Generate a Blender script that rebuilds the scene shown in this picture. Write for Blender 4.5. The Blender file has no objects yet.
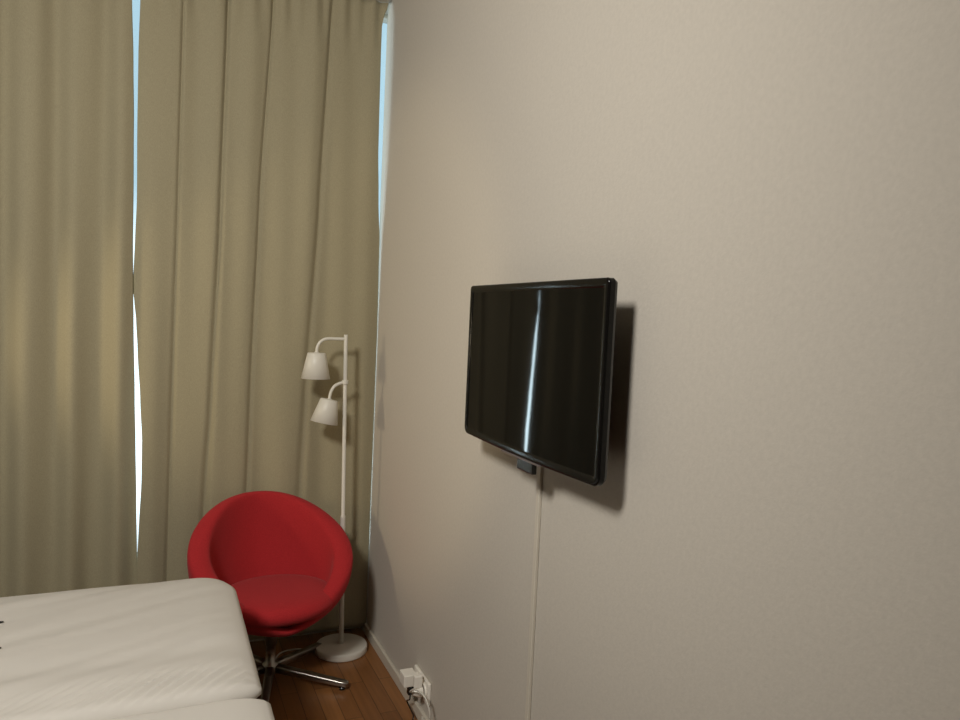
import bpy, bmesh, math, random
from mathutils import Vector, Matrix, noise
random.seed(4)
PI = math.pi
SC = bpy.context.scene
COL = SC.collection

# ------------------------------------------------------------------ materials
def mat(name, color, rough=0.6, metal=0.0, spec=0.5, bump=None, tint=None, coat=0.0, sheen=0.0):
    """procedural principled material; bump=(scale, strength, distance), tint=(scale, amount)"""
    m = bpy.data.materials.new(name); m.use_nodes = True
    nt = m.node_tree; n = nt.nodes; l = nt.links
    b = n['Principled BSDF']
    b.inputs['Base Color'].default_value = (*color, 1)
    b.inputs['Roughness'].default_value = rough
    b.inputs['Metallic'].default_value = metal
    b.inputs['Specular IOR Level'].default_value = spec
    b.inputs['Coat Weight'].default_value = coat
    b.inputs['Coat Roughness'].default_value = 0.05
    b.inputs['Sheen Weight'].default_value = sheen
    tc = n.new('ShaderNodeTexCoord')
    if bump:
        t = n.new('ShaderNodeTexNoise'); t.inputs['Scale'].default_value = bump[0]
        t.inputs['Detail'].default_value = 4
        l.new(tc.outputs['Object'], t.inputs['Vector'])
        bp = n.new('ShaderNodeBump'); bp.inputs['Strength'].default_value = bump[1]
        bp.inputs['Distance'].default_value = bump[2]
        l.new(t.outputs['Fac'], bp.inputs['Height']); l.new(bp.outputs['Normal'], b.inputs['Normal'])
    if tint:
        t = n.new('ShaderNodeTexNoise'); t.inputs['Scale'].default_value = tint[0]
        t.inputs['Detail'].default_value = 3
        l.new(tc.outputs['Object'], t.inputs['Vector'])
        r = n.new('ShaderNodeValToRGB')
        a = tint[1]
        r.color_ramp.elements[0].position = 0.3; r.color_ramp.elements[1].position = 0.7
        r.color_ramp.elements[0].color = (*[c * (1 - a) for c in color], 1)
        r.color_ramp.elements[1].color = (*[min(1, c * (1 + a)) for c in color], 1)
        l.new(t.outputs['Fac'], r.inputs['Fac']); l.new(r.outputs['Color'], b.inputs['Base Color'])
    return m

M = {}
M['wall_dark'] = mat('taupe_paint', (0.27, 0.245, 0.21), 0.8, spec=0.2)
M['wall'] = mat('painted_wallpaper', (0.57, 0.525, 0.46), 0.75, spec=0.25, bump=(160, 0.25, 0.002), tint=(90, 0.03))
M['ceiling'] = mat('ceiling_paint', (0.60, 0.57, 0.52), 0.9, spec=0.2)
M['trim'] = mat('trim_paint', (0.62, 0.57, 0.48), 0.45)
M['white_metal'] = mat('white_lacquered_metal', (0.70, 0.67, 0.60), 0.4)
M['white_plastic'] = mat('white_plastic', (0.88, 0.84, 0.76), 0.35)
M['white_cord'] = mat('white_cord', (0.66, 0.63, 0.56), 0.5)
M['black_plastic'] = mat('black_plastic', (0.012, 0.011, 0.010), 0.22)
M['black_back'] = mat('black_matt_plastic', (0.012, 0.011, 0.010), 0.6)
M['screen'] = mat('glossy_screen', (0.0030, 0.0030, 0.0027), 0.035, spec=0.13)
M['bezel'] = mat('glossy_black_bezel', (0.005, 0.0045, 0.004), 0.14, spec=0.22)
M['chrome'] = mat('chrome', (0.38, 0.36, 0.33), 0.30, metal=1.0)
M['silver'] = mat('silver_trim', (0.30, 0.25, 0.24), 0.4, metal=0.5)
M['red'] = mat('red_wool', (0.42, 0.026, 0.030), 0.95, spec=0.1, bump=(420, 0.5, 0.002), tint=(240, 0.10), sheen=0.06)
M['linen'] = mat('white_bed_linen', (0.66, 0.625, 0.575), 0.85, spec=0.2, bump=(700, 0.15, 0.001), sheen=0.1)
M['mattress'] = mat('mattress_ticking', (0.70, 0.67, 0.60), 0.9)
M['bed_base'] = mat('grey_bed_base', (0.10, 0.095, 0.09), 0.9)
M['black_fabric'] = mat('black_webbing', (0.02, 0.018, 0.015), 0.8)

def curtain_mat():
    m = bpy.data.materials.new('curtain_fabric'); m.use_nodes = True
    nt = m.node_tree; n = nt.nodes; l = nt.links
    b = n['Principled BSDF']
    col = (0.345, 0.303, 0.198)
    b.inputs['Roughness'].default_value = 0.8; b.inputs['Specular IOR Level'].default_value = 0.2
    b.inputs['Sheen Weight'].default_value = 0.1
    tc = n.new('ShaderNodeTexCoord')
    mp = n.new('ShaderNodeMapping'); mp.inputs['Scale'].default_value = (500, 500, 160)
    l.new(tc.outputs['Object'], mp.inputs['Vector'])
    t = n.new('ShaderNodeTexNoise'); t.inputs['Scale'].default_value = 1; t.inputs['Detail'].default_value = 2
    l.new(mp.outputs['Vector'], t.inputs['Vector'])
    r = n.new('ShaderNodeValToRGB')
    r.color_ramp.elements[0].position = .3; r.color_ramp.elements[1].position = .7
    r.color_ramp.elements[0].color = (*[c * .9 for c in col], 1); r.color_ramp.elements[1].color = (*[c * 1.1 for c in col], 1)
    l.new(t.outputs['Fac'], r.inputs['Fac']); l.new(r.outputs['Color'], b.inputs['Base Color'])
    bp = n.new('ShaderNodeBump'); bp.inputs['Strength'].default_value = .15; bp.inputs['Distance'].default_value = .001
    l.new(t.outputs['Fac'], bp.inputs['Height']); l.new(bp.outputs['Normal'], b.inputs['Normal'])
    tr = n.new('ShaderNodeBsdfTranslucent'); tr.inputs['Color'].default_value = (0.62, 0.50, 0.20, 1)
    mx = n.new('ShaderNodeMixShader'); mx.inputs['Fac'].default_value = 0.012
    l.new(b.outputs['BSDF'], mx.inputs[1]); l.new(tr.outputs['BSDF'], mx.inputs[2])
    l.new(mx.outputs['Shader'], n['Material Output'].inputs['Surface'])
    return m
M['curtain'] = curtain_mat()

def glass_mat():
    m = bpy.data.materials.new('window_glass'); m.use_nodes = True
    nt = m.node_tree; n = nt.nodes; l = nt.links
    n.remove(n['Principled BSDF'])
    t = n.new('ShaderNodeBsdfTransparent'); t.inputs['Color'].default_value = (.93, .97, .97, 1)
    g = n.new('ShaderNodeBsdfGlossy'); g.inputs['Roughness'].default_value = 0.02
    mx = n.new('ShaderNodeMixShader'); mx.inputs['Fac'].default_value = 0.06
    l.new(t.outputs['BSDF'], mx.inputs[1]); l.new(g.outputs['BSDF'], mx.inputs[2])
    l.new(mx.outputs['Shader'], n['Material Output'].inputs['Surface'])
    return m
M['glass'] = glass_mat()

def floor_mat():
    m = bpy.data.materials.new('oak_parquet'); m.use_nodes = True
    nt = m.node_tree; n = nt.nodes; l = nt.links
    b = n['Principled BSDF']; b.inputs['Roughness'].default_value = 0.38
    tc = n.new('ShaderNodeTexCoord')
    mp = n.new('ShaderNodeMapping'); mp.inputs['Rotation'].default_value = (0, 0, PI / 2)
    l.new(tc.outputs['Object'], mp.inputs['Vector'])
    br = n.new('ShaderNodeTexBrick')
    br.inputs['Color1'].default_value = (0.36, 0.155, 0.050, 1); br.inputs['Color2'].default_value = (0.25, 0.10, 0.031, 1)
    br.inputs['Mortar'].default_value = (0.06, 0.025, 0.009, 1)
    br.inputs['Scale'].default_value = 1; br.inputs['Mortar Size'].default_value = 0.0012
    br.inputs['Brick Width'].default_value = 0.52; br.inputs['Row Height'].default_value = 0.068
    br.inputs['Bias'].default_value = 0.0
    l.new(mp.outputs['Vector'], br.inputs['Vector'])
    mp2 = n.new('ShaderNodeMapping'); mp2.inputs['Scale'].default_value = (60, 4, 1)
    l.new(tc.outputs['Object'], mp2.inputs['Vector'])
    t = n.new('ShaderNodeTexNoise'); t.inputs['Scale'].default_value = 1; t.inputs['Detail'].default_value = 5
    l.new(mp2.outputs['Vector'], t.inputs['Vector'])
    mx = n.new('ShaderNodeMix'); mx.data_type = 'RGBA'; mx.blend_type = 'MULTIPLY'; mx.inputs['Factor'].default_value = 0.5
    l.new(br.outputs['Color'], mx.inputs['A']); l.new(t.outputs['Fac'], mx.inputs['B'])
    l.new(mx.outputs['Result'], b.inputs['Base Color'])
    return m
M['floor'] = floor_mat()

# ------------------------------------------------------------------ helpers
def link(name, bm, m, parent=None, smooth=False, recalc=True):
    if recalc:
        bmesh.ops.recalc_face_normals(bm, faces=bm.faces)
    me = bpy.data.meshes.new(name); bm.to_mesh(me); bm.free()
    if smooth:
        for p in me.polygons: p.use_smooth = True
    me.materials.append(m)
    o = bpy.data.objects.new(name, me); COL.objects.link(o)
    if parent is not None: o.parent = parent
    return o

def thing(name, label, cat, loc, rotz=0.0, group=None):
    o = bpy.data.objects.new(name, None); COL.objects.link(o)
    o.empty_display_size = 0.05
    o.location = loc; o.rotation_euler = (0, 0, rotz)
    o['label'] = label; o['category'] = cat
    if group: o['group'] = group
    return o

def tag(o, label, cat, group=None):
    o['label'] = label; o['category'] = cat
    if group: o['group'] = group
    return o

def struct(name, bm, m, parent=None, smooth=False):
    o = link(name, bm, m, parent, smooth); o['kind'] = 'structure'
    return o

def box(bm, x0, x1, y0, y1, z0, z1, bevel=0.0, seg=2):
    t = bmesh.new()
    bmesh.ops.create_cube(t, size=1.0)
    for v in t.verts:
        v.co = Vector(((x0 + x1) / 2 + v.co.x * (x1 - x0), (y0 + y1) / 2 + v.co.y * (y1 - y0), (z0 + z1) / 2 + v.co.z * (z1 - z0)))
    if bevel:
        bmesh.ops.bevel(t, geom=t.edges[:], offset=bevel, segments=seg, affect='EDGES', profile=0.5)
    me = bpy.data.meshes.new('tmp'); t.to_mesh(me); t.free(); bm.from_mesh(me); bpy.data.meshes.remove(me)

def ring_skin(bm, rings, close_start=True, close_end=True):
    vs = [[bm.verts.new(p) for p in r] for r in rings]
    n = len(vs[0])
    for a, b in zip(vs, vs[1:]):
        for i in range(n):
            bm.faces.new((a[i], a[(i + 1) % n], b[(i + 1) % n], b[i]))
    if close_start: bm.faces.new(vs[0][::-1])
    if close_end: bm.faces.new(vs[-1])

def spline(pts, k=8):
    pts = [Vector(p) for p in pts]
    P = [pts[0] * 2 - pts[1]] + pts + [pts[-1] * 2 - pts[-2]]
    out = []
    for i in range(1, len(P) - 2):
        p0, p1, p2, p3 = P[i - 1:i + 3]
        for j in range(k):
            t = j / k
            out.append(0.5 * ((2 * p1) + (p2 - p0) * t + (2 * p0 - 5 * p1 + 4 * p2 - p3) * t * t + (-p0 + 3 * p1 - 3 * p2 + p3) * t ** 3))
    out.append(pts[-1]); return out

def tube(bm, pts, r, n=12):
    rr = r if isinstance(r, (list, tuple)) else [r] * len(pts)
    pts = [Vector(p) for p in pts]
    rings = []; ref = None
    for i, p in enumerate(pts):
        d = (pts[min(i + 1, len(pts) - 1)] - pts[max(i - 1, 0)]).normalized()
        if ref is None:
            ref = d.orthogonal().normalized()
        ref = (ref - d * ref.dot(d)).normalized()
        u = d.cross(ref)
        rings.append([p + (ref * math.cos(a) + u * math.sin(a)) * rr[i] for a in [2 * PI * k / n for k in range(n)]])
    ring_skin(bm, rings)

def lathe(bm, prof, n=48, origin=(0, 0, 0), axis=None):
    """prof: (r, z) list, open ends capped when r>0"""
    rot = Matrix.Identity(3)
    if axis is not None:
        rot = Vector((0, 0, 1)).rotation_difference(Vector(axis)).to_matrix()
    o = Vector(origin)
    rings = [[o + rot @ Vector((r * math.cos(2 * PI * k / n), r * math.sin(2 * PI * k / n), z)) for k in range(n)] for r, z in prof]
    ring_skin(bm, rings)

def lerp_table(t, z):
    """t: list of (z, value) with descending z"""
    if z >= t[0][0]: return t[0][1]
    for (za, a), (zb, b) in zip(t, t[1:]):
        if z >= zb:
            f = (za - z) / (za - zb)
            f = f * f * (3 - 2 * f) * 0.5 + f * 0.5
            return a + (b - a) * f
    return t[-1][1]

def gauss(d, w): return math.exp(-(d / w) ** 2)

# ------------------------------------------------------------------ room shell
XL, YN, H = -2.95, -4.7, 3.0
WX, WZ0, WZ1 = -1.62, 0.40, 2.999      # tall window opening: from WX to the right wall
bm = bmesh.new(); box(bm, XL - .1, 0.4, YN - .1, 0.3, -0.1, 0.0); struct('floor', bm, M['floor'])
bm = bmesh.new(); box(bm, XL - .1, 0.4, YN - .1, 0.20, H, H + .1); struct('ceiling', bm, M['ceiling'])
bm = bmesh.new(); box(bm, 0.0, 0.1, YN - .1, -0.018, 0, H); box(bm, 0.1, 0.4, -0.10, -0.018, 0, H); struct('wall_right', bm, M['wall'])
bm = bmesh.new(); box(bm, XL - .1, XL, YN - .1, 0.3, 0, H); struct('wall_left', bm, M['wall_dark'])
bm = bmesh.new(); box(bm, XL, 0, YN - .1, YN, 0, H); struct('wall_front', bm, M['wall_dark'])
bm = bmesh.new()
box(bm, 0.3, 0.4, -0.018, 0.22, 0, H)
box(bm, WX, 0.3, 0, 0.22, 0, WZ0)
box(bm, XL, WX, 0, 0.22, 0, H)
struct('wall_back', bm, M['wall'])

def window(name, x0, x1, z0, z1, fw):
    bm = bmesh.new()
    y0, y1 = 0.10, 0.15
    box(bm, x0, x0 + fw, y0, y1, z0, z1); box(bm, x1 - fw, x1, y0, y1, z0, z1)
    box(bm, x0 + fw, x1 - fw, y0, y1, z0, z0 + fw); box(bm, x0 + fw, x1 - fw, y0, y1, z1 - fw, z1)
    w = struct(name, bm, M['white_metal'])
    bm = bmesh.new(); box(bm, x0 + fw, x1 - fw, 0.122, 0.128, z0 + fw, z1 - fw)
    g = link('window_pane', bm, M['glass'], w); g['kind'] = 'structure'
    return w
window('window_1', WX, 0.28, WZ0, WZ1, 0.014)

bm = bmesh.new(); box(bm, -0.014, 0.0, YN, -0.012, 0.0, 0.048, 0.003)
struct('baseboard_right', bm, M['trim'])
bm = bmesh.new(); box(bm, XL, -0.012, -0.105, -0.035, 2.985, 3.0)
struct('trim_1', bm, M['trim'])          # ceiling-mounted curtain track

# ------------------------------------------------------------------ curtains
ZT, ZB = 2.984, 0.035
LEFT_EDGE = [(2.984, -1.083), (2.771, -1.077), (2.534, -1.068), (2.294, -1.062), (1.97, -1.058), (1.806, -1.057), (1.621, -1.053), (1.476, -1.049), (1.14, -1.039), (0.971, -1.033), (0.714, -1.025), (0.454, -1.018), (0.279, -1.012), (0.03, -1.008)]
RIGHT_EDGE = [(2.984, -1.044), (2.777, -1.047), (2.577, -1.05), (2.296, -1.049), (1.972, -1.045), (1.807, -1.049), (1.662, -1.053), (1.621, -1.056), (1.559, -1.048), (1.476, -1.039), (1.351, -1.031), (1.14, -1.017), (0.97, -1.007), (0.798, -1.006), (0.582, -1.013), (0.45, -1.017), (0.279, -1.014), (0.03, -1.010)]
CORNER_EDGE = [(2.984, -0.012), (2.955, -0.017), (2.926, -0.029), (2.88, -0.037), (2.771, -0.038), (2.543, -0.036), (2.314, -0.033), (2.083, -0.022), (1.896, -0.009), (1.5, -0.0035), (0.993, -0.003), (0.03, -0.004)]
GROOVES = [  # (table of x against z, depth, half width)
    ([(2.984, -0.884), (2.568, -0.886), (1.988, -0.889), (1.14, -0.895), (0.03, -0.90)], 0.012, 0.0065),
    ([(2.984, -0.708), (2.809, -0.71), (1.921, -0.72), (1.139, -0.738), (0.742, -0.753), (0.03, -0.765)], 0.019, 0.009),
    ([(2.984, -0.522), (2.848, -0.525), (2.025, -0.557), (1.139, -0.574), (0.03, -0.585)], 0.013, 0.007),
    ([(2.984, -0.266), (2.814, -0.271), (2.053, -0.294), (1.138, -0.332), (0.766, -0.343), (0.03, -0.35)], 0.015, 0.011),
]
def right_y(x, z):
    y = -0.062
    for k, (t, d, w) in enumerate(GROOVES):
        c = lerp_table(t, z)
        ww = w * (1.0 + 0.9 * (2.9 - z) / 2.9)
        dd = d * (1.0 - 0.25 * (2.9 - z) / 2.9)
        y += dd * gauss(x - c, ww)
        # cloth beside the groove bellies a little towards the room, mostly on its left
        y -= 0.010 * gauss(x - c + 0.055, 0.05)
    y += 0.006 * math.sin(x * 21 + 0.5 * math.sin(z * 1.3)) + 0.004 * math.sin(x * 47 + z * 0.8)
    y += 0.004 * noise.noise(Vector((x * 6, z * 0.9, 3.1)))
    # gathered heading: small pinch pleats that die out downwards
    g = max(0.0, (z - 2.72) / 0.26)
    y += 0.008 * g * math.sin(x * 95)
    return y
def left_y(x, z):
    a = 0.75 + 0.45 * min(1.0, (2.98 - z) / 1.2)
    y = -0.066
    y += a * (0.017 * math.cos((x + 1.345) * 2 * PI / 0.163) + 0.006 * math.cos((x + 1.2) * 2 * PI / 0.37 + z * .3))
    y += 0.006 * noise.noise(Vector((x * 7, z * 0.8, 8.0))) + 0.003 * math.sin(x * 71 + z)
    g = max(0.0, (z - 2.72) / 0.26)
    y += 0.008 * g * math.sin(x * 90)
    return y
def curtain(name, xl, xr, fy, nx, nz, label, edge_curl):
    bm = bmesh.new()
    grid = []
    for j in range(nz + 1):
        z = ZT + (ZB - ZT) * j / nz
        a, b = xl(z), xr(z)
        row = []
        for i in range(nx + 1):
            u = i / nx
            x = a + (b - a) * u
            y = max(-0.104, min(-0.008, fy(x, z)))
            row.append(bm.verts.new((x, y, z)))
        grid.append(row)
    for j in range(nz):
        for i in range(nx):
            bm.faces.new((grid[j][i], grid[j + 1][i], grid[j + 1][i + 1], grid[j][i + 1]))
    o = link(name, bm, M['curtain'], None, True, recalc=False)
    s = o.modifiers.new('cloth_thickness', 'SOLIDIFY'); s.thickness = 0.0025; s.offset = 0
    tag(o, label, 'curtain', 'floor length curtains across the window wall')
    return o
curtain('curtain', lambda z: -2.35 + 0.01 * math.sin(z * 2), lambda z: lerp_table(LEFT_EDGE, z), left_y, 330, 90,
        'olive beige curtain panel with soft wavy folds on the bed side of the bright slit', 'r')
curtain('curtain', lambda z: lerp_table(RIGHT_EDGE, z), lambda z: lerp_table(CORNER_EDGE, z), right_y, 420, 110,
        'olive beige curtain panel with sharp creases hanging behind the red chair and floor lamp', 'l')

# ------------------------------------------------------------------ television on its wall bracket
TY, TZ = -1.765, 1.4225
W2_, H2_ = 0.3670, 0.2215
tv = thing('television', 'black flat screen television mounted on the right wall', 'television', (0, TY, TZ))
def rounded_rect(hw, hh, r, k=6):
    out = []
    for cx, cy, a0 in ((hw - r, hh - r, 0), (-hw + r, hh - r, 90), (-hw + r, -hh + r, 180), (hw - r, -hh + r, 270)):
        for i in range(k + 1):
            a = math.radians(a0 + 90 * i / k)
            out.append((cx + r * math.cos(a), cy + r * math.sin(a)))
    return out
def tv_outline(inset):
    # in (y, z): straight top, slightly bowed bottom edge with bigger lower corners
    hw, hh = W2_ - inset, H2_ - inset
    pts = []
    rt, rb = max(.004, 0.012 - inset), max(.006, 0.024 - inset)
    for cy, cz, a0, r in ((hw - rt, hh - rt, 0, rt), (-hw + rt, hh - rt, 90, rt), (-hw + rb, -hh + rb, 180, rb), (hw - rb, -hh + rb, 270, rb)):
        for i in range(9):
            a = math.radians(a0 + 90 * i / 8)
            pts.append((cy + r * math.cos(a), cz + r * math.sin(a)))
        if a0 == 180:                       # the bottom edge bows down by a few millimetres
            for i in range(1, 12):
                f = i / 12
                y = (-hw + rb) + f * 2 * (hw - rb)
                pts.append((y, -hh - 0.005 * math.sin(PI * f)))
    return pts
XF = -0.100                                # front plane of the bezel
# back housing
bm = bmesh.new()
rings = []
for x, ins in ((XF + .004, 0.0005), (XF + .016, 0.0), (XF + .025, 0.006), (XF + .033, 0.03), (XF + .052, 0.09), (XF + .056, 0.10)):
    rings.append([(x, y, z) for y, z in tv_outline(ins)])
ring_skin(bm, rings)
link('rear_housing', bm, M['bezel'], tv, False)
# bezel: a frame with a rounded lip around the screen
bm = bmesh.new()
rings = []
for x, ins in ((XF + .004, 0.0), (XF + .001, 0.0015), (XF - .0005, 0.005), (XF, 0.016), (XF + .002, 0.020), (XF + .0035, 0.021)):
    rings.append([(x, y, z) for y, z in tv_outline(ins)])
ring_skin(bm, rings, close_start=False, close_end=False)
link('bezel', bm, M['bezel'], tv, True)
bm = bmesh.new()
f = bm.faces.new([bm.verts.new((XF + .003, y, z)) for y, z in tv_outline(0.0205)])
e = bmesh.ops.extrude_face_region(bm, geom=[f])
for v in [g for g in e['geom'] if isinstance(g, bmesh.types.BMVert)]: v.co.x += 0.0008
link('screen', bm, M['screen'], tv)
bm = bmesh.new()
box(bm, XF - .0045, XF + .004, -0.115, 0.095, -H2_ - .0060, -H2_ - .0028, 0.001)
link('silver_strip', bm, M['silver'], tv)['label'] = 'thin silver strip under the screen'
bm = bmesh.new()
box(bm, XF + .002, XF + .016, -0.072, 0.012, -H2_ - .036, -H2_ - .004, 0.003)
link('sensor_box', bm, M['black_plastic'], tv)
bm = bmesh.new()
box(bm, -0.012, -0.0005, -0.12, 0.12, -0.11, 0.11, 0.002)
box(bm, -0.043, -0.010, -0.10, -0.07, -0.10, 0.10, 0.002); box(bm, -0.043, -0.010, 0.07, 0.10, -0.10, 0.10, 0.002)
link('wall_bracket', bm, M['black_back'], tv)

# cable cover running down the wall
bm = bmesh.new(); box(bm, -0.010, -0.0005, -1.722, -1.705, 0.05, 1.36, 0.002)
o = link('cable_cover', bm, M['trim'])
tag(o, 'narrow beige cable cover running down the wall below the television', 'cable cover')

# ------------------------------------------------------------------ double wall socket with plugs
so = thing('wall_socket', 'white double wall socket low on the right wall above the baseboard', 'socket', (0, -0.885, 0.145))
bm = bmesh.new(); box(bm, -0.013, -0.0005, -0.082, 0.082, -0.042, 0.042, 0.004, 3); link('socket_plate', bm, M['white_plastic'], so)
for dy in (-0.04, 0.04):
    bm = bmesh.new()
    lathe(bm, [(0.030, -0.0005), (0.030, 0.006), (0.026, 0.008), (0.022, 0.006), (0.021, 0.003)], 32, (-0.0125, dy, 0), (-1, 0, 0))
    link('socket_ring', bm, M['white_plastic'], so, True)
ad = thing('power_adapter', 'white block power adapter in the socket half nearer the curtain', 'adapter', (-0.021, -0.840, 0.145))
bm = bmesh.new(); box(bm, -0.052, 0.0, -0.028, 0.034, -0.012, 0.034, 0.004, 3); link('adapter_body', bm, M['white_plastic'], ad)
bm = bmesh.new(); box(bm, -0.034, -0.010, -0.028, -0.004, -0.044, -0.0115, 0.003); link('cord_plug', bm, M['black_plastic'], ad)['label'] = 'black plug under the adapter'
bm = bmesh.new()
tube(bm, spline([(-0.022, -0.016, -0.042), (-0.022, -0.012, -0.068), (-0.020, 0.018, -0.087), (-0.017, 0.03, -0.1), (-0.015, -0.02, -0.112), (-0.015, -0.042, -0.122), (-0.030, -0.05, -0.1415), (-0.08, -0.045, -0.1418)], 8), 0.0028, 8)
link('black_cord', bm, M['black_plastic'], ad, True)['label'] = 'thin black cord'
pl = thing('power_plug', 'white round power plug with looping cord in the socket half nearer the camera', 'plug', (-0.021, -0.927, 0.145))
bm = bmesh.new()
lathe(bm, [(0.019, 0.0), (0.0205, 0.004), (0.0205, 0.016), (0.017, 0.024), (0.013, 0.034), (0.011, 0.038)], 28, (0, 0, 0), (-1, 0, 0))
link('plug_body', bm, M['white_plastic'], pl, True)
bm = bmesh.new(); box(bm, -0.036, -0.004, -0.012, 0.012, 0.018, 0.064, 0.004, 3); link('plug_grip', bm, M['white_plastic'], pl)
bm = bmesh.new()
tube(bm, spline([(-0.034, 0, 0.0), (-0.052, -0.012, 0.012), (-0.046, -0.055, 0.040), (-0.026, -0.10, 0.030), (-0.014, -0.125, -0.02), (-0.012, -0.105, -0.065), (-0.012, -0.06, -0.078), (-0.010, -0.035, -0.082), (-0.012, -0.06, -0.092), (-0.02, -0.14, -0.10), (-0.024, -0.3, -0.1415)], 8), 0.0035, 8)
link('plug_cord', bm, M['white_cord'], pl, True)

# ------------------------------------------------------------------ floor lamp
lp = thing('floor_lamp', 'white two headed floor lamp standing in the corner behind the red chair', 'floor lamp', (-0.160, -0.215, 0))
bm = bmesh.new()
lathe(bm, [(0.112, 0.0), (0.117, 0.002), (0.118, 0.006), (0.118, 0.026), (0.115, 0.031), (0.110, 0.033), (0.014, 0.0345), (0.012, 0.036)], 64)
link('base', bm, M['white_metal'], lp, True)
def px(z): return -0.030 * z / 1.45        # the pole leans a little to the left
bm = bmesh.new()
tube(bm, [(px(.034), 0, .034), (px(.62), 0, .62), (px(.627), 0, .627), (px(.632), 0, .632), (px(1.44), 0, 1.44), (px(1.45), 0, 1.45)],
     [.0115, .0115, .0115, .0085, .0085, .0080], 20)
link('pole', bm, M['white_metal'], lp, True)
bm = bmesh.new(); lathe(bm, [(0.0135, 0), (0.0140, .003), (0.0140, .015), (0.0135, .018)], 24, (px(1.236), 0, 1.228)); link('joint', bm, M['white_metal'], lp, True)
def shade(top, axis, h, r0, r1):
    ax = Vector(axis).normalized()
    bm = bmesh.new()
    # closed top, open bottom, real wall thickness; profile measured along the axis away from the top
    lathe(bm, [(0.010, -0.004), (0.012, 0.0), (r0 - .004, 0.0), (r0, 0.004), (r1, h), (r1 - .002, h + .0005), (r0 - .003, 0.008), (0.012, 0.006)], 48, top, ax)
    o = link('lamp_shade', bm, M['white_metal'], lp, True)
    bm = bmesh.new()
    t = Vector(top) + ax * 0.006
    lathe(bm, [(0.014, 0.0), (0.014, 0.03), (0.013, 0.034), (0.022, 0.05), (0.024, 0.062), (0.018, 0.076), (0.004, 0.083)], 24, t, ax)
    link('bulb', bm, M['white_plastic'], o, True)
    return o
# upper arm and shade
bm = bmesh.new()
t1 = (-0.157, 0, 1.366)
tube(bm, spline([(px(1.43), 0, 1.430), (-0.075, 0, 1.430), (-0.118, 0, 1.428), (-0.142, 0, 1.414), (-0.154, 0, 1.392), t1], 8), 0.0068, 14)
link('arm', bm, M['white_metal'], lp, True)
shade(t1, (-0.01, -0.02, -1), 0.114, 0.040, 0.063)
bm = bmesh.new()
t2 = (-0.094, 0, 1.160)
tube(bm, spline([(px(1.238), 0, 1.238), (-0.048, 0, 1.232), (-0.072, 0, 1.219), (-0.088, 0, 1.192), t2], 8), 0.0068, 14)
link('arm', bm, M['white_metal'], lp, True)
shade(t2, (-0.20, -0.03, -1), 0.106, 0.039, 0.061)
# its white flex runs back along the floor behind the chair
bm = bmesh.new()
tube(bm, spline([(-0.105, 0.03, 0.006), (-0.19, 0.07, 0.004), (-0.26, 0.055, 0.004), (-0.31, -0.02, 0.004), (-0.37, -0.06, 0.004), (-0.45, -0.01, 0.004), (-0.55, 0.02, 0.004), (-0.8, 0.0, 0.004)], 10), 0.0035, 8)
link('flex', bm, M['white_cord'], lp, True)

# ------------------------------------------------------------------ red swivel tub chair
CX, CY = -0.500, -0.395
ch = thing('tub_chair', 'red fabric tub chair on a chrome star base beside the bed', 'chair', (CX, CY, 0), math.radians(9))
NT = 96
def shell_ring(th):
    """closed-in profile at angle th (0 = front, pi = back): list of points from outer bottom to inner bottom"""
    back = (1 - math.cos(th)) / 2
    dx, dy = math.sin(th), -math.cos(th)
    R = 1 / math.sqrt((dx / 0.336) ** 2 + (dy / (0.232 + 0.068 * back)) ** 2)
    zr = 0.300 + (0.727 - 0.300) * (back ** 0.78)
    th_k = 0.034 + 0.052 * abs(math.sin(th)) ** 1.5 + 0.004 * back
    zb = 0.250
    hgt = zr - zb
    pts = []
    for t in (0.12, 0.25, 0.4, 0.55, 0.68, 0.8, 0.9, 1.0):
        a = t * PI / 2
        r = R * math.sin(a) ** 0.86
        z = zb + hgt * (1 - math.cos(a)) ** 1.1
        pts.append((r, z))
    # rounded rim
    rr = th_k / 2
    lean = 0.25 + 0.35 * back
    for a in (30, 60, 90, 120, 150, 180):
        c, s = math.cos(math.radians(a)), math.sin(math.radians(a))
        pts.append((R - rr + rr * c, zr + rr * 0.62 * s))
    zi = 0.315
    r_in = R - th_k
    for t in (0.25, 0.5, 0.75, 1.0):
        pts.append((r_in * (1 - 0.30 * t ** 1.6), zr + (zi - zr) * (t ** 0.8)))
    pts.append((0.05, zi - 0.004))
    return [(r * dx, r * dy, z) for r, z in pts]
rings = [shell_ring(2 * PI * k / NT) for k in range(NT)]
bm = bmesh.new()
# (transpose to get closed rings around the chair)
np_ = len(rings[0])
ring_skin(bm, [[rings[k][i] for k in range(NT)] for i in range(np_)])
o = link('backrest_shell', bm, M['red'], ch, True)
sd = o.modifiers.new('smooth', 'SUBSURF'); sd.levels = 1; sd.render_levels = 1
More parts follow.
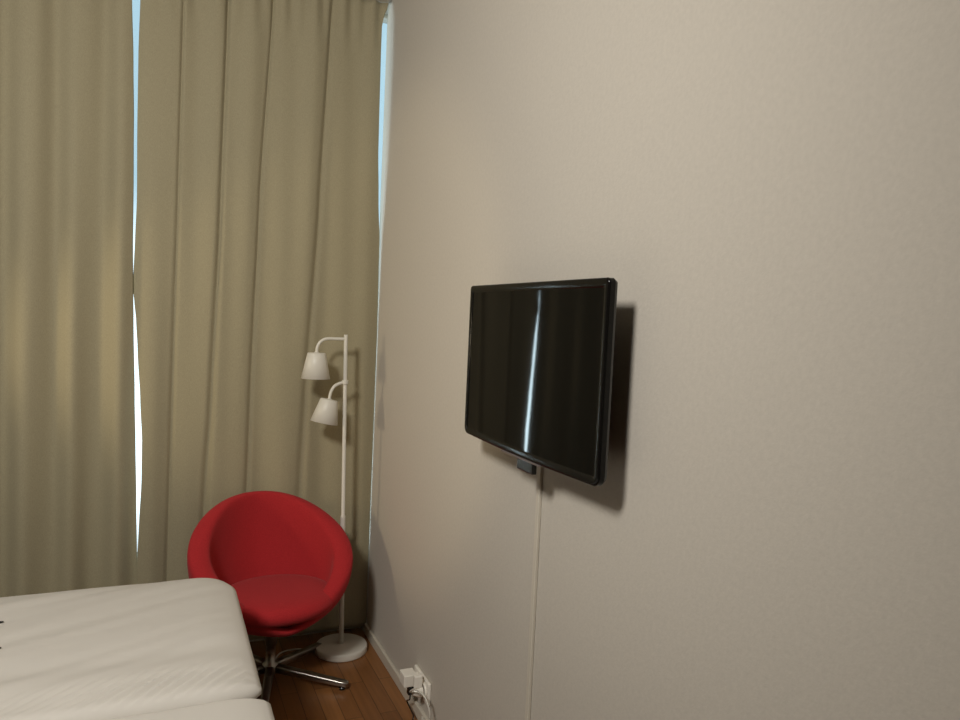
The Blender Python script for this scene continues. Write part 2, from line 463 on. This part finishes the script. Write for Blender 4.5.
# seat cushion: thick round pad, slightly tipped up at the front
bm = bmesh.new()
rings = []
for r, z in ((0.05, -.045), (0.19, -.045), (0.222, -.036), (0.236, -.014), (0.238, 0.002), (0.228, 0.022), (0.205, 0.034), (0.15, 0.041), (0.08, 0.044), (0.02, 0.045)):
    rings.append([(r * 1.02 * math.sin(2 * PI * k / 72), -r * 0.98 * math.cos(2 * PI * k / 72), z + 0.03 * (-(-r * math.cos(2 * PI * k / 72))) * 0.9) for k in range(72)])
ring_skin(bm, rings)
for v in bm.verts: v.co += Vector((0.0, -0.050, 0.372))
o = link('seat', bm, M['red'], ch, True)
sd = o.modifiers.new('smooth', 'SUBSURF'); sd.levels = 1; sd.render_levels = 1
bm = bmesh.new()
lathe(bm, [(0.085, 0.266), (0.085, 0.256), (0.030, 0.250), (0.024, 0.24), (0.024, 0.16), (0.0195, 0.158), (0.0195, 0.085), (0.032, 0.080), (0.034, 0.045), (0.030, 0.04)][::-1], 32)
link('column', bm, M['chrome'], ch, True)
for k in range(5):
    a = math.radians(-39.8 + 72 * k)
    L = 0.335
    bm = bmesh.new()
    rings = []
    for d, hw, z0, z1 in ((0.022, 0.018, 0.044, 0.078), (0.10, 0.0175, 0.036, 0.066), (0.22, 0.0165, 0.024, 0.050), (0.31, 0.0160, 0.016, 0.038), (L - .006, 0.0155, 0.014, 0.035), (L, 0.012, 0.017, 0.031)):
        c = (z0 + z1) / 2; hh = (z1 - z0) / 2
        ring = []
        for yy, zz in rounded_rect(hw, hh, min(hw, hh) * 0.55, 4):
            ring.append((d * math.cos(a) - yy * math.sin(a), d * math.sin(a) + yy * math.cos(a), c + zz))
        rings.append(ring)
    ring_skin(bm, rings)
    lg = link('leg', bm, M['chrome'], ch, True)
    bm = bmesh.new()
    lathe(bm, [(0.012, 0.0), (0.013, 0.002), (0.013, 0.010), (0.008, 0.012), (0.006, 0.018)], 16, ((L - .025) * math.cos(a), (L - .025) * math.sin(a), 0))
    link('glide', bm, M['black_plastic'], lg, True)

# ------------------------------------------------------------------ bed with two duvets
bed = thing('bed', 'wide bed with white mattress under two white duvets at the left', 'bed', (-1.72, -1.70, 0))
bm = bmesh.new(); box(bm, -0.97, 0.97, -0.86, 0.86, 0.10, 0.32, 0.02, 3); link('bed_base', bm, M['bed_base'], bed)
bm = bmesh.new(); box(bm, -0.97, 0.975, -0.87, 0.87, 0.322, 0.545, 0.04, 5); link('mattress', bm, M['mattress'], bed, True)
for sx in (-0.88, 0.88):
    for sy in (-0.76, 0.76):
        bm = bmesh.new(); lathe(bm, [(0.022, 0), (0.025, 0.004), (0.028, 0.101)], 20, (sx, sy, 0)); link('leg', bm, M['chrome'], bed, True)
bm = bmesh.new(); box(bm, -1.04, -0.985, -0.90, 0.90, 0.10, 1.05, 0.015, 3); link('headboard', bm, M['bed_base'], bed)

def soft_slab(x0, x1, y0, y1, z0, z1, R, R2, nx, ny, fz):
    """a rounded slab (elliptic edges) with a displaced upper side"""
    bm = bmesh.new()
    C = Vector(((x0 + x1) / 2, (y0 + y1) / 2, (z0 + z1) / 2)); S = Vector(((x1 - x0) / 2, (y1 - y0) / 2, (z1 - z0) / 2))
    def place(p):
        # bx,by,bz on the surface of [-1,1]^3 -> rounded box
        q = Vector((p[0] * S.x, p[1] * S.y, p[2] * S.z))
        Ry = R[1] if p[1] > 0 else R2
        RR = (R[0], Ry, R[2])
        inn = Vector([max(-(S[i] - RR[i]), min(S[i] - RR[i], q[i])) for i in range(3)])
        d = Vector([(q[i] - inn[i]) / RR[i] for i in range(3)])
        if d.length > 1e-9: d.normalize()
        q = inn + Vector([d[i] * RR[i] for i in range(3)])
        w = max(0.0, d.z) if d.length > 0 else 0
        P = C + q
        P.z += fz(P.x, P.y) * w
        return P
    def sp(n):                                # denser towards both ends
        out = []
        for i in range(n + 1):
            t = -1 + 2 * i / n
            out.append(t)
        return out
    us, vs = sp(nx), sp(ny)
    ws = [-1, -0.6, -0.2, 0.2, 0.6, 1]
    verts = {}
    def V(p):
        k = tuple(round(c, 5) for c in p)
        if k not in verts: verts[k] = bm.verts.new(place(p))
        return verts[k]
    def face(f, A, B):
        for i in range(len(A) - 1):
            for j in range(len(B) - 1):
                q = [V(f(A[i], B[j])), V(f(A[i + 1], B[j])), V(f(A[i + 1], B[j + 1])), V(f(A[i], B[j + 1]))]
                if len(set(q)) == 4: bm.faces.new(q)
    face(lambda a, b: (a, b, 1), us, vs); face(lambda a, b: (b, a, -1), vs, us)
    face(lambda a, b: (a, 1, b), us, ws); face(lambda a, b: (b, -1, a), ws, us)
    face(lambda a, b: (1, b, a), ws, vs); face(lambda a, b: (-1, a, b), vs, ws)
    return bm

def wrinkle_far(x, y):
    z = 0.006 * noise.noise(Vector((x * 2.2, y * 3.0, 1.0)))
    # long shallow folds running roughly along the bed, drifting towards the window
    s = (y - 0.42 * (x + 0.7))
    amp = 0.0030 * (0.6 + 0.4 * math.sin(3 * x + 1))
    z += amp * math.sin(s * 30 + 2.0 * noise.noise(Vector((x * 1.5, y * 1.5, 5))))
    z += 0.0006 * math.sin(s * 78 + 2.5 * noise.noise(Vector((x * 3, y * 3, 9))))
    z += 0.0035 * noise.noise(Vector((x * 2.5, s * 14, 2)))
    # puckers gathered along the near hem
    e = gauss(y + 1.530, 0.045)
    k = gauss(x + 0.93, 0.24)
    ph = (x - y * 1.1) * 2 * PI / 0.036 + 1.2 * noise.noise(Vector((x * 9, y * 9, 4)))
    z += 0.0095 * e * k * math.sin(ph)
    # a soft roll before the hem
    z += 0.006 * gauss(y + 1.46, 0.06) - 0.004 * gauss(y + 1.36, 0.05)
    return z
def wrinkle_near(x, y):
    z = 0.006 * noise.noise(Vector((x * 2.0, y * 3.0, 21.0)))
    s = (y - 0.25 * (x + 0.7))
    z += 0.0012 * math.sin(s * 26 + 2 * noise.noise(Vector((x * 2, y * 2, 15))))
    return z
bm = soft_slab(-2.52, -0.692, -1.605, -0.744, 0.548, 0.620, (0.13, 0.16, 0.036), 0.035, 230, 180, wrinkle_far)
o = link('duvet', bm, M['linen'], None, True)
tag(o, 'creased white duvet on the window side of the bed', 'duvet', 'duvets on the bed')
bm = soft_slab(-2.52, -0.680, -2.47, -1.607, 0.548, 0.606, (0.12, 0.03, 0.028), 0.08, 150, 110, wrinkle_near)
o = link('duvet', bm, M['linen'], None, True)
tag(o, 'smooth white duvet on the near side of the bed at the lower edge', 'duvet', 'duvets on the bed')

# black webbing strap lying on the duvet, only its tips reach the picture
bm = bmesh.new()
def strap_path(t):
    return Vector((-1.52 + 0.0, -1.1, 0)) 
path = spline([(-1.338, -1.020, 0), (-1.40, -1.025, 0), (-1.50, -1.045, 0), (-1.565, -1.13, 0), (-1.51, -1.20, 0), (-1.40, -1.215, 0), (-1.312, -1.205, 0)], 10)
L_, R_ = [], []
rings = []
for i, p in enumerate(path):
    d = (path[min(i + 1, len(path) - 1)] - path[max(i - 1, 0)]).normalized()
    nrm = Vector((-d.y, d.x, 0))
    e = min(i, len(path) - 1 - i)
    hw = 0.010 * min(1.0, 0.15 + e / 5)
    zz = 0.6215 + max(wrinkle_far(*(p + nrm * q)[:2]) for q in (-.01, 0, .01))
    rings.append([(p + nrm * hw).to_3d() + Vector((0, 0, zz)), (p - nrm * hw) + Vector((0, 0, zz)), (p - nrm * hw) + Vector((0, 0, zz + .003)), (p + nrm * hw) + Vector((0, 0, zz + .003))])
ring_skin(bm, rings)
o = link('strap', bm, M['black_fabric'])
tag(o, 'small black strap lying on the white duvet at the left picture edge', 'strap')

# ------------------------------------------------------------------ light
def point(name, loc, power, color, radius):
    d = bpy.data.lights.new(name, 'POINT'); d.energy = power; d.color = color; d.shadow_soft_size = radius
    o = bpy.data.objects.new(name, d); COL.objects.link(o); o.location = loc
    return o
d = bpy.data.lights.new('room_lamp', 'SPOT'); d.energy = 246; d.color = (1.0, 0.965, 0.895); d.shadow_soft_size = 0.24
d.spot_size = math.radians(134); d.spot_blend = 1.0
o = bpy.data.objects.new('room_lamp', d); COL.objects.link(o); o.location = (-2.0, -3.05, 2.8)
o.rotation_euler = (Vector((-0.66, -0.6, 1.30)) - o.location).to_track_quat('-Z', 'Y').to_euler()


d = bpy.data.lights.new('bedside_lamp', 'SPOT'); d.energy = 36; d.color = (1.0, 0.83, 0.54); d.shadow_soft_size = 0.12
d.spot_size = math.radians(52); d.spot_blend = 0.45
o = bpy.data.objects.new('bedside_lamp', d); COL.objects.link(o); o.location = (-2.55, -0.66, 1.36)
o.rotation_euler = (Vector((0.0, -0.42, 1.42)) - o.location).to_track_quat('-Z', 'Y').to_euler()

w = bpy.data.worlds.new('sky'); SC.world = w; w.use_nodes = True
bg = w.node_tree.nodes['Background']
wn, wl = w.node_tree.nodes, w.node_tree.links
tc = wn.new('ShaderNodeTexCoord'); sx = wn.new('ShaderNodeSeparateXYZ'); wl.new(tc.outputs['Generated'], sx.inputs['Vector'])
def mapr(sock, a, b, c, d):
    n = wn.new('ShaderNodeMapRange'); n.interpolation_type = 'SMOOTHSTEP'
    for k, v in zip(('From Min', 'From Max', 'To Min', 'To Max'), (a, b, c, d)): n.inputs[k].default_value = v
    wl.new(sock, n.inputs['Value']); return n.outputs['Result']
# soft blue sky, brighter and whiter towards the horizon; added low bright patch, shaped to light the screen's reflection
hz = mapr(sx.outputs['Z'], 0.02, 0.16, 1.0, 0.0)
mx = wn.new('ShaderNodeMix'); mx.data_type = 'RGBA'
mx.inputs['A'].default_value = (0.56, 0.80, 0.95, 1); mx.inputs['B'].default_value = (1.75, 1.95, 2.1, 1)
wl.new(hz, mx.inputs['Factor'])
def mul(a, b):
    n = wn.new('ShaderNodeMath'); n.operation = 'MULTIPLY'; wl.new(a, n.inputs[0]); wl.new(b, n.inputs[1]); return n
lo = mul(mapr(sx.outputs['Z'], 0.020, 0.050, 1.0, 0.0), mapr(sx.outputs['Z'], -0.26, -0.16, 0.0, 1.0))
sd_ = mul(mapr(sx.outputs['X'], -0.38, -0.32, 1.0, 0.0), mapr(sx.outputs['X'], -0.60, -0.52, 0.0, 1.0))
mu = mul(lo.outputs[0], sd_.outputs[0])
mg = wn.new('ShaderNodeMix'); mg.data_type = 'RGBA'; mg.inputs['A'].default_value = (0.55, 0.62, 0.66, 1)
wl.new(mapr(sx.outputs['Z'], -0.34, -0.24, 0.0, 1.0), mg.inputs['Factor']); wl.new(mx.outputs['Result'], mg.inputs['B'])
mx = mg
m3 = wn.new('ShaderNodeMix'); m3.data_type = 'RGBA'; m3.inputs['B'].default_value = (24, 28.5, 31, 1)
wl.new(mu.outputs[0], m3.inputs['Factor']); wl.new(mx.outputs['Result'], m3.inputs['A'])
wl.new(m3.outputs['Result'], bg.inputs['Color']); bg.inputs['Strength'].default_value = 1.0

# ------------------------------------------------------------------ camera
F = 720.0
cd = bpy.data.cameras.new('camera'); cd.sensor_width = 36; cd.lens = F / 960 * 36; cd.clip_start = 0.02
cam = bpy.data.objects.new('camera', cd); COL.objects.link(cam)
right = Vector((0.9135361545, -0.4040934760, 0.0464774875)); down = Vector((0.0199243203, -0.0696712890, -0.9973710107)); fwd = Vector((0.4062692652, 0.9120605101, -0.0555959536))
m = Matrix(((right.x, -down.x, -fwd.x, -0.945658), (right.y, -down.y, -fwd.y, -3.392486), (right.z, -down.z, -fwd.z, 1.543271), (0, 0, 0, 1)))
cam.matrix_world = m
SC.camera = cam
SC.view_settings.view_transform = 'Standard'
SC.view_settings.look = 'None'
SC.view_settings.gamma = 1
SC.view_settings.use_curve_mapping = False
SC.view_settings.exposure = 0.0
